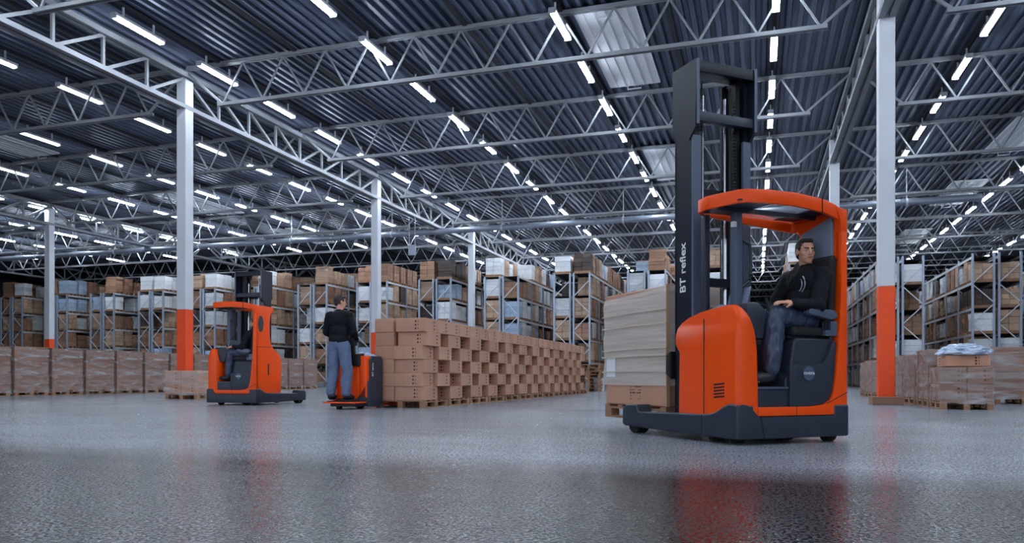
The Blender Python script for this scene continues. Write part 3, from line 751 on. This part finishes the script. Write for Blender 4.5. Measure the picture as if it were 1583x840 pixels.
        obj('rim', MB().box(min(xa - s*.016, xa + s*.013), max(xa - s*.016, xa + s*.013), my0 - .046, my0 - .04, mast_z - .6, mast_z).mesh('rim'), 'slate_light', br)
        # inner channels
        xb = xa + s * .07
        part('inner_channel', MB().box(min(xb, xb + s*.05), max(xb, xb + s*.05), my0 + .1, my1 - .04, .2, mast_z - .1).box(min(xb, xb+s*.1), max(xb, xb+s*.1), my1 - .08, my1 - .05, .2, mast_z - .1), 'black_plastic')
        cb = MB(); z = .9; 
        while z < mast_z - .3: cb.box(xa + s*.13 - .012, xa + s*.13 + .012, my0 + .1, my0 + .125, z, z + .02); z += .032
        part('chain', cb, 'chain')
        part('lift_cylinder', MB().tube(((xa + s*.2, my0 + .16, .3), (xa + s*.2, my0 + .16, mast_z - .25)), .014, 10).tube(((xa + s*.2, my0 + .16, .3), (xa + s*.2, my0 + .16, 1.9)), .03, 12), 'chrome', smooth=True)
        part('hose', MB().tube(((xa + s*.165, my0 + .13, .6), (xa + s*.165, my0 + .13, mast_z - .15)), .009, 8), 'black_plastic')
    part('mast_crossbar', MB().box(mx0, mx1, my0 - .035, my0 + .02, mast_z - .11, mast_z - .01).box(mx0, mx1, my0 - .035, my1, mast_z - .03, mast_z - .012), 'mast_paint', bev=.006)
    part('mast_crossbar', MB().box(mx0 + .01, mx1 - .01, my0 - .02, my0 + .05, mast_z - .56, mast_z - .47), 'slate', bev=.008)
    part('mast_crossbar', MB().box(mx0 + .05, mx1 - .05, my1 - .1, my1 - .02, 2.3, 2.38), 'mast_paint')
    part('mast_crossbar', MB().box(mx0 + .05, mx1 - .05, my0 + .05, my0 + .1, 1.42, 1.5), 'mast_paint')
    tx = text_mesh('BT reflex', .125, .001, bold=.002)
    m4 = Matrix(((0, 0, -1, 0), (0, -1, 0, 0), (0, 0, 0, 0), (0, 0, 0, 1)))
    lt = obj('lettering', tx, 'white_print', T); lt.matrix_local = Matrix(((0, 0, -1, mx0 - .0012), (0, -1, 0, 0), (0, 0, 0, 0), (0, 0, 0, 1)))
    # letters read upwards on the left face: text x -> +z, text y -> +y (away), normal -> -x
    lt.matrix_local = Matrix(((0, 0, -1, mx0 - .0012), (0, 1, 0, .5 * (my0 + my1) + .03), (1, 0, 0, 1.60), (0, 0, 0, 1)))
    lt2 = obj('lettering', tx, 'white_print', T)
    lt2.matrix_local = Matrix(((0, 0, 1, mx1 + .0012), (0, -1, 0, .5 * (my0 + my1) + .03), (1, 0, 0, 1.60), (0, 0, 0, 1)))
    tn = text_mesh('000008', .075, .0008)
    ln = obj('lettering', tn, 'white_print', T); ln.matrix_local = Matrix(((0, 1, 0, mx1 - .14), (0, 0, -1, my0 + .095), (1, 0, 0, 1.78), (0, 0, 0, 1))) @ Matrix.Rotation(0, 4, 'Z')
    # reach carriage and forks
    part('fork_carriage', MB().box(-.40, .40, my1 + .01, my1 + .06, fork_z + .02, fork_z + .1).box(-.40, .40, my1 + .01, my1 + .06, fork_z + .36, fork_z + .44).box(-.34, -.28, my1 + .01, my1 + .06, fork_z, fork_z + .95).box(.28, .34, my1 + .01, my1 + .06, fork_z, fork_z + .95).box(-.34, .34, my1 + .01, my1 + .05, fork_z + .88, fork_z + .95), 'mast_paint')
    for xf in (-.27, .17):
        part('fork', MB().prism([(my1 + .06, fork_z + .46), (my1 + .1, fork_z + .46), (my1 + .1, fork_z + .06), (my1 + 1.25, fork_z + .045), (my1 + 1.25, fork_z + .03), (my1 + .06, fork_z + .015)], xf, xf + .1, 'x'), 'chain')
    part('tilt_cylinder', MB().prism([(my1 + .02, .55), (my1 + .1, .6), (my1 + .1, .78), (my1 + .02, .82)], mx0 - .04, mx0 + .02, 'x'), 'black_plastic', bev=.01)
    part('camera_lamp', MB().box(-.40, -.36, .30, .34, 1.88, 1.93), 'white_print', bev=.008)
    return T
# near truck: rear-left corner at camera-frame (1.86, 6.34), width 1.2 m
a23 = R(23)
NT = (1.86 + .6 * math.cos(a23), 6.34 + .6 * math.sin(a23))
NTW = c2w(*NT); NROT = a23 + YAW
reach_truck('near orange reach truck with tall dark mast, driver seated facing sideways', (*NTW, 0), NROT, 3.5, .15)
FTW = c2w(-5.80, 15.89); FROT = R(-.3)
reach_truck('far orange reach truck on the left, seen behind the standing man', (*FTW, 0), FROT, 2.88, .02)

# load carried on the near truck forks
NMAT = Matrix.Translation((*NTW, 0)) @ Matrix.Rotation(NROT, 4, 'Z')
def near(p): v = NMAT @ Vector(p); return (v.x, v.y, v.z)
t = thing('carried_pallet', 'tall film-wrapped carton block on wooden pallet, carried by near reach truck', 'pallet load', near((0, 1.92, .125)), NROT)
bd = MB().box(-.4, .4, -.05, .05, .122, .144).mesh('deck_board'); bk = MB().box(-.05, .05, -.07, .07, .022, .1).mesh('block'); rn = MB().box(-.05, .05, -.6, .6, 0, .022).mesh('runner')
for i in range(5): obj('deck_board', bd, 'pallet_wood', t, (0, -.55 + i * .275, 0))
for xx in (-.35, 0, .35):
    obj('runner', rn, 'pallet_wood', t, (xx, 0, 0)); obj('stringer', rn, 'pallet_wood', t, (xx, 0, .1))
    for yy in (-.53, 0, .53): obj('block', bk, 'pallet_wood', t, (xx, yy, 0))
for l, (z0, z1) in enumerate(((.146, .42), (.424, .86), (.864, 1.36))):
    c_ = obj('carton', MB().box(-.39, .39, -.6, .6, z0, z1).bevel(.01, 1).mesh('carton'), 'carton', t)
    if l == 0:
        pr = MB(); rnd = random.Random(4)
        for i in range(6):
            for j in range(6):
                if rnd.random() < .75: w_ = rnd.uniform(.012, .03); pr.box(-.392, -.3895, -.12 + j * .036, -.12 + j * .036 + w_, .21 + i * .032, .21 + i * .032 + rnd.uniform(.006, .016))
        obj('printed_mark', pr.mesh('printed_mark'), 'print', c_)
rr_ = []
for k in range(9):
    z = .36 + 1.0 * k / 8; e = .012 + .006 * math.sin(k * 2.1)
    dz = -.05 if k == 8 else 0
    rr_.append([(-.395-e, -.605-e, z), (-.395-e, .0, z + .006 * math.sin(k) + dz * .8), (-.395-e, .605+e, z + dz), (.395+e, .605+e, z + dz), (.395+e, -.605-e, z)])
wr = obj('stretch_wrap', MB().rings(rr_, False), 'film_dense', t)
for z, h_ in ((.50, .012), (.66, .02), (.735, .012), (.98, .014), (1.12, .008)):
    e = .424; obj('film_fold', MB().prism([(-.632, z), (-.632, z + h_), (0, z + h_ + .006), (.632, z + h_ - .004), (.632, z - .004), (0, z + .004)], -e, -e + .008, 'x').mesh('film_fold'), 'film_fold', wr)
obj('corner_post', MB().box(-.412, -.37, -.625, -.612, .15, 1.37).mesh('corner_post'), 'tape', t)
obj('paper_label', MB().box(-.413, -.411, .36, .55, .45, .66).mesh('paper_label'), 'paper', t)

# ------------------------------------------------------------------ people
def remeshed(mb, name, voxel, smooth_it=4, wrinkle=0.0, wsc=(9, 9, 5), seed=0.0):
    me = mb.mesh('tmp'); o = bpy.data.objects.new('tmp', me); COL.objects.link(o)
    md = o.modifiers.new('r', 'REMESH'); md.mode = 'VOXEL'; md.voxel_size = voxel; md.adaptivity = 0
    ms = o.modifiers.new('s', 'SMOOTH'); ms.iterations = smooth_it; ms.factor = .5
    dg = bpy.context.evaluated_depsgraph_get(); out = bpy.data.meshes.new_from_object(o.evaluated_get(dg)); out.name = name
    bpy.data.objects.remove(o); bpy.data.meshes.remove(me)
    if wrinkle:
        nrm = [v.normal.copy() for v in out.vertices]
        for v, n_ in zip(out.vertices, nrm):
            q = Vector((v.co.x * wsc[0], v.co.y * wsc[1], v.co.z * wsc[2])) + Vector((seed, seed, seed))
            f = noise.noise(q) * .7 + noise.noise(q * 2.3) * .4
            v.co += n_ * (f * wrinkle)
    out.polygons.foreach_set('use_smooth', [True] * len(out.polygons)); return out
def basis(fwd, up=(0, 0, 1)):
    f = Vector(fwd).normalized(); r = f.cross(Vector(up)).normalized(); u = r.cross(f).normalized()
    return Matrix(((r.x, f.x, u.x), (r.y, f.y, u.y), (r.z, f.z, u.z)))      # columns: right, forward, up
def hand(mb, wrist, direction, palm_n, side, curl=.5, s=1.0):
    """palm and five fingers; direction = along the hand, palm_n = where the palm faces, side = +1 thumb on the right of direction x palm_n"""
    d = Vector(direction).normalized(); n_ = Vector(palm_n); n_ = (n_ - d * n_.dot(d)).normalized(); a = d.cross(n_).normalized() * side
    w = Vector(wrist); m = Matrix((a, d, n_)).transposed()
    mb.ball(w + d * .05 * s, (.041 * s, .055 * s, .017 * s), 14, m); mb.cap(w, w + d * .03 * s, .024 * s, .027 * s)
    for i, (off, ln) in enumerate(((.031, .068), (.0105, .078), (-.0105, .072), (-.031, .056))):
        p = w + (a * off + d * .088) * s; dd = d.copy(); r = .0085 * s
        mb.cap(w + (a * off * .9 + d * .055) * s, p, r * 1.05, r)
        for k in range(3):
            ang = curl * (.5 if k == 0 else .75)
            dd = (dd * math.cos(ang) + n_ * math.sin(ang)).normalized()
            q = p + dd * ln * s * (.42, .33, .25)[k]; mb.cap(p, q, r, r * .92, 10); p = q; r *= .92
    p = w + (a * .03 + d * .022) * s; dd = (a * .75 + d * .6 + n_ * .3).normalized(); r = .011 * s
    for k in range(3):
        q = p + dd * (.034, .03, .024)[k] * s; mb.cap(p, q, r, r * .9, 10); p = q; r *= .92; dd = (dd + d * .35 + n_ * curl * .4).normalized()
def person(name_label, base, rz, J, face, vox, mats, hair='hair', held=None, hands=True, scale=1.0):
    """J: joints in the person's own frame (base at origin)"""
    T = thing('person', name_label, 'person', base, rz)
    V = Vector; J = {k: V(v) for k, v in J.items()}; s = scale
    hb = basis(face); H = J['head']
    def hp(x, y, z): return H + hb @ V((x * s, y * s, z * s))
    b = MB()
    up_t = (J['neck'] - J['pelvis']).normalized(); lat = (J['sho_r'] - J['sho_l']).normalized(); fw_t = up_t.cross(lat).normalized()
    tb = Matrix((lat, fw_t, up_t)).transposed()
    # torso, limbs
    mid = J['pelvis'].lerp(J['neck'], .36); ch = J['pelvis'].lerp(J['neck'], .72)
    b.ball(J['pelvis'], (.165*s, .115*s, .12*s), 16, tb); b.ball(mid, (.145*s, .10*s, .17*s), 16, tb); b.ball(ch, (.17*s, .115*s, .17*s), 16, tb)
    b.cap(J['sho_l'].lerp(J['neck'], .15), J['sho_r'].lerp(J['neck'], .15), .055*s, .055*s)
    b.cap(J['neck'] - up_t * .02, H - hb @ V((0, .01, .05)) * s, .056*s, .054*s)
    for sd in 'lr':
        b.cap(J['sho_'+sd], J['elb_'+sd], .05*s, .04*s); b.cap(J['elb_'+sd], J['wri_'+sd], .04*s, .026*s)
        b.cap(J['hip_'+sd], J['kne_'+sd], .08*s, .054*s); b.cap(J['kne_'+sd], J['ank_'+sd], .054*s, .036*s)
        b.cap(J['ank_'+sd] - V((0, 0, .03)), J['toe_'+sd], .032*s, .026*s)
        if hands: hand(b, J['wri_'+sd], J['hdir_'+sd], J['palm_'+sd], 1 if sd == 'l' else -1, .45, s)
    # head
    b.ball(hp(0, -.012, .03), (.074*s, .094*s, .09*s), 20, hb); b.ball(hp(0, .02, -.035), (.058*s, .07*s, .08*s), 18, hb)
    b.ball(hp(0, .052, -.088), (.03*s, .026*s, .022*s), 12, hb); b.ball(hp(0, .075, .03), (.046*s, .014*s, .012*s), 12, hb)
    b.cap(hp(0, .084, .02), hp(0, .106, -.022), .009*s, .014*s); b.ball(hp(.011, .096, -.026), .009*s, 8); b.ball(hp(-.011, .096, -.026), .009*s, 8)
    for sx in (-1, 1):
        b.ball(hp(sx * .074, -.012, .0), (.011*s, .02*s, .032*s), 10, hb); b.ball(hp(sx * .042, .05, -.015), (.022*s, .02*s, .022*s), 10, hb)
    b.ball(hp(0, .08, -.052), (.025*s, .014*s, .012*s), 12, hb)
    body = obj('body', remeshed(b, 'body', vox, 3), 'skin', T)
    # face details and hair
    for sx in (-1, 1):
        e = obj('eye', MB().ball(hp(sx * .031, .076, .006), (.0135*s, .011*s, .0085*s), 10, hb).mesh('eye', True), 'eye_white', T)
        obj('iris', MB().ball(hp(sx * .031, .0855, .006), (.006*s, .003*s, .006*s), 8, hb).mesh('iris', True), 'iris', e)
        obj('eyebrow', MB().cap(hp(sx * .014, .089, .027), hp(sx * .048, .077, .031), .0055*s, .004*s, 8).mesh('eyebrow', True), hair, T)
    obj('mouth', MB().ball(hp(0, .0925, -.052), (.022*s, .006*s, .006*s), 10, hb).mesh('mouth', True), 'lips', T)
    hr = MB(); hr.ball(hp(0, -.022, .045), (.079*s, .094*s, .084*s), 18, hb); hr.ball(hp(0, .045, .098), (.05*s, .036*s, .022*s), 12, hb)
    for sx in (-1, 1): hr.ball(hp(sx * .062, -.03, .01), (.018*s, .035*s, .05*s), 10, hb); hr.ball(hp(sx * .067, .018, .035), (.012*s, .018*s, .03*s), 8, hb)
    hr.ball(hp(0, -.07, -.01), (.06*s, .034*s, .06*s), 12, hb)
    obj('hair', remeshed(hr, 'hair', .006, 2, .004, (60, 60, 60)), hair, T)
    # jacket
    j = MB(); jm, tm = mats
    j.ball(J['pelvis'] + up_t * .06, (.185*s, .14*s, .13*s), 16, tb); j.ball(mid, (.185*s, .135*s, .19*s), 16, tb); j.ball(ch, (.205*s, .142*s, .18*s), 16, tb)
    j.cap(J['sho_l'].lerp(J['neck'], .12), J['sho_r'].lerp(J['neck'], .12), .075*s, .075*s)
    j.tube((J['neck'] - up_t * .05, J['neck'] + up_t * .035 * s), .082*s, 16, .07*s)
    for sd in 'lr':
        j.cap(J['sho_'+sd], J['elb_'+sd], .078*s, .064*s); j.cap(J['elb_'+sd], J['elb_'+sd].lerp(J['wri_'+sd], .86), .064*s, .046*s)
    jk = obj('jacket', remeshed(j, 'jacket', max(vox * 1.6, .009), 3, .019, (10, 10, 8), 3.3), jm, T)
    # trousers
    q = MB()
    q.ball(J['pelvis'] - up_t * .01, (.178*s, .132*s, .135*s), 16, tb)
    for sd in 'lr':
        a_ = J['ank_'+sd]; k_ = J['kne_'+sd]
        q.cap(J['hip_'+sd], k_, .11*s, .092*s); q.cap(k_, a_.lerp(k_, .10), .092*s, .078*s)
    obj('trousers', remeshed(q, 'trousers', max(vox * 1.6, .009), 3, .022, (12, 12, 6), 8.1), tm, T)
    for sd in 'lr':
        a_ = J['ank_'+sd]; to = J['toe_'+sd]; d = (to - a_); d.z = 0; d.normalize(); mm = basis(d)
        sh = MB().ball(a_.lerp(to, .5) - V((0, 0, .012)), (.048*s, .13*s, .05*s), 14, mm).ball(a_ - V((0, 0, .02)), (.045*s, .06*s, .06*s), 12, mm)
        z0 = min(a_.z, to.z) - .06 * s
        for v in sh.bm.verts: v.co.z = max(v.co.z, z0)
        so = obj('shoe', sh.mesh('shoe', True), 'shoe', T)
        obj('sole', MB().prism([((mm @ V((x_*s, y_*s, 0))).xy + a_.lerp(to, .5).xy)[:] for x_, y_ in ((-.035, -.14), (.035, -.14), (.044, 0), (.046, .06), (.03, .125), (0, .14), (-.03, .125), (-.046, .06), (-.044, 0))], z0 - .016, z0 + .004, 'z').mesh('sole'), 'rubber', so)
    return T, tb, ch, fw_t, lat, up_t
def sub(J, b): return {k: (v if k.startswith(('hdir', 'palm')) else tuple(Vector(v) - Vector(b))) for k, v in J.items()}
def seated(face_dx=0):
    return dict(pelvis=(.36, .27, 1.10), neck=(.40, .27, 1.545), head=(.375, .26, 1.70),
        sho_l=(.40, .07, 1.475), sho_r=(.38, .47, 1.475), elb_l=(.27, .005, 1.19), elb_r=(.24, .53, 1.2),
        wri_l=(.0, .04, 1.205), wri_r=(-.04, .42, 1.19), hdir_l=(-1, .15, .1), hdir_r=(-1, -.1, 0), palm_l=(0, .25, -1), palm_r=(0, 0, -1),
        hip_l=(.33, .18, 1.08), hip_r=(.33, .36, 1.08), kne_l=(-.10, .12, 1.105), kne_r=(-.12, .40, 1.10),
        ank_l=(-.16, .11, .60), ank_r=(-.24, .42, .60), toe_l=(-.32, .08, .545), toe_r=(-.39, .42, .545))
sb = (.36, .27, 1.01)
P_, tb, ch, fw, lat, up = person('seated driver in dark jacket and shiny grey trousers, looking over shoulder', near(sb), NROT, sub(seated(), sb), (-.31, -.95, -.03), .0045, ('jacket', 'trousers'))
# reflective chest piping and zip
q = MB()
for k in range(2):
    pts = []
    for i in range(9):
        t_ = i / 8; a = R(-50 + 100 * t_)
        pts.append(ch + up * (.05 - .16 * t_ + .0) + fw * (.132 - .03 * abs(t_ - .4)) + lat * (-(.03 + k * .035) - .05 * math.sin(t_ * math.pi)))
    q.tube(pts, .0045, 6)
obj('piping', q.mesh('piping', True), 'reflective', P_)
fm = Matrix.Translation((*FTW, 0)) @ Matrix.Rotation(FROT, 4, 'Z')
person('driver in dark jacket seated in the far reach truck, back to viewer side', tuple(fm @ Vector(sb)), FROT, sub(seated(), sb), (-.95, -.2, 0), .009, ('jacket', 'trousers'), 'hair_grey')

# ------------------------------------------------------------------ pallet truck with standing operator
a20 = R(-20); u_ = (-math.sin(a20), math.cos(a20)); v_ = (math.cos(a20), math.sin(a20))
cor = (-2.6, 14.0)
PT = (cor[0] - .36 * v_[0], cor[1] - .36 * v_[1]); PTW = c2w(*PT); PROT = a20 + YAW
T = thing('pallet_truck', 'orange ride-on pallet truck with grey battery cover, standing man aboard', 'pallet truck', (*PTW, 0), PROT)
def part(name, mb, m, parent=T, bev=0.0, seg=2, smooth=False):
    if bev: mb.bevel(bev, seg)
    return obj(name, mb.mesh(name, smooth or bool(bev)), m, parent)
part('platform', MB().prism([(-.36, -.06), (-.36, -.40), (-.28, -.5), (.2, -.5), (.30, -.42), (.34, -.06)], .11, .135, 'z'), 'orange', bev=.006)
part('platform_mat', MB().prism([(-.3, -.08), (-.3, -.38), (-.24, -.46), (.16, -.46), (.26, -.38), (.28, -.08)], .135, .141, 'z'), 'rubber')
part('platform_frame', MB().box(-.2, .3, -.4, .0, .05, .11), 'black_plastic', bev=.01)
part('stabiliser_wheel', MB().tube(((-.1, -.32, .05), (-.03, -.32, .05)), .05, 16), 'rubber', smooth=True)
part('drive_wheel', MB().tube(((.0, .2, .1), (.1, .2, .1)), .1, 18), 'rubber', smooth=True)
part('lower_skirt', MB().prism([(-.02, .04), (.5, .04), (.5, .36), (.28, .36), (.14, .42), (.04, .52), (-.02, .5)], .30, .36, 'x'), 'slate', bev=.015)
part('lower_skirt', MB().prism([(-.34, .06), (-.34, .18), (.12, .18), (.22, .32), (.31, .46), (.31, .06)], -.03, .03, 'y'), 'slate', bev=.01)
part('motor_cover', MB().prism([(-.34, .17), (-.34, .72), (-.28, .80), (.12, .80), (.16, .76), (.17, .17)], -.02, .42, 'y'), 'orange', bev=.03, seg=3)
part('battery_side', MB().prism([(.17, .2), (.17, .93), (.20, .97), (.30, .97), (.33, .93), (.33, .2)], -.03, .3, 'y'), 'orange', bev=.02, seg=3)
bc = part('battery_cover', MB().prism([(.05, .1), (.5, .1), (.5, .9), (.44, .97), (.1, .97), (.04, .9)], .325, .365, 'x'), 'slate', bev=.02, seg=3)
lt = obj('lettering', text_mesh('BT levio', .075, .001, bold=.001), 'white_print', bc); lt.matrix_local = Matrix(((0, 0, 1, .3665), (0, -1, 0, .12), (1, 0, 0, .72), (0, 0, 0, 1)))
part('battery_box', MB().box(-.33, .326, .3, .52, .12, .93), 'slate', bev=.03, seg=3)
part('knee_pad', MB().prism([(-.06, .78), (-.06, 1.0), (.1, 1.02), (.14, .80)], -.1, .2, 'x'), 'black_plastic', bev=.02)
part('tiller_arm', MB().tube(((.0, .06, .9), (.02, .0, 1.05), (.05, -.06, 1.2)), .035, 12), 'black_plastic', smooth=True)
part('handle_bar', MB().tube(((-.16, -.04, 1.17), (-.1, -.08, 1.23), (.05, -.07, 1.24), (.2, -.08, 1.23), (.26, -.04, 1.17)), .022, 12), 'black_plastic', smooth=True)
part('control_head', MB().box(-.02, .12, -.1, .0, 1.15, 1.25), 'slate', bev=.02)
part('side_guard', MB().tube(((-.33, -.08, .14), (-.33, -.08, .7), (-.33, .0, .76)), .03, 10), 'orange', smooth=True)
for xf in (-.27, .11): part('fork', MB().prism([(.52, .09), (1.7, .08), (1.68, .04), (.52, .04)], xf, xf + .16, 'x'), 'orange', bev=.008)
crumple('plastic_sheet', 'crumpled silvery plastic film heaped on the pallet truck body', tuple((Matrix.Translation((*PTW, 0)) @ Matrix.Rotation(PROT, 4, 'Z')) @ Vector((.02, .4, .935))), .24, .13, .08, 'plastic_sheet', PROT, 9)
PM = Matrix.Translation((*PTW, 0)) @ Matrix.Rotation(PROT, 4, 'Z')
s_ = 1.07
J = dict(pelvis=(0, 0, .98), neck=(0, .02, 1.50), head=(.0, .035, 1.66), sho_l=(-.195, 0, 1.43), sho_r=(.195, 0.01, 1.43), elb_l=(-.27, .03, 1.16), elb_r=(.27, .02, 1.16),
    wri_l=(-.13, .20, 1.03), wri_r=(.22, .20, 1.03), hdir_l=(.3, .9, -.1), hdir_r=(-.1, 1, -.1), palm_l=(.2, 0, -1), palm_r=(-.2, 0, -1),
    hip_l=(-.09, 0, .92), hip_r=(.09, 0, .92), kne_l=(-.13, .03, .50), kne_r=(.13, .04, .5), ank_l=(-.15, -.03, .09), ank_r=(.13, .0, .09), toe_l=(-.17, .14, .05), toe_r=(.16, .17, .05))
J = {k: (v if k.startswith(('hdir', 'palm')) else tuple(Vector(v) * s_)) for k, v in J.items()}
person('standing man in dark jacket and blue jeans seen from behind on pallet truck', tuple(PM @ Vector((-.10, -.27, .155))), PROT, J, (.55, .8, -.1), .007, ('jacket', 'jeans'), 'hair', scale=s_)
print('OBJECTS', len(bpy.data.objects))
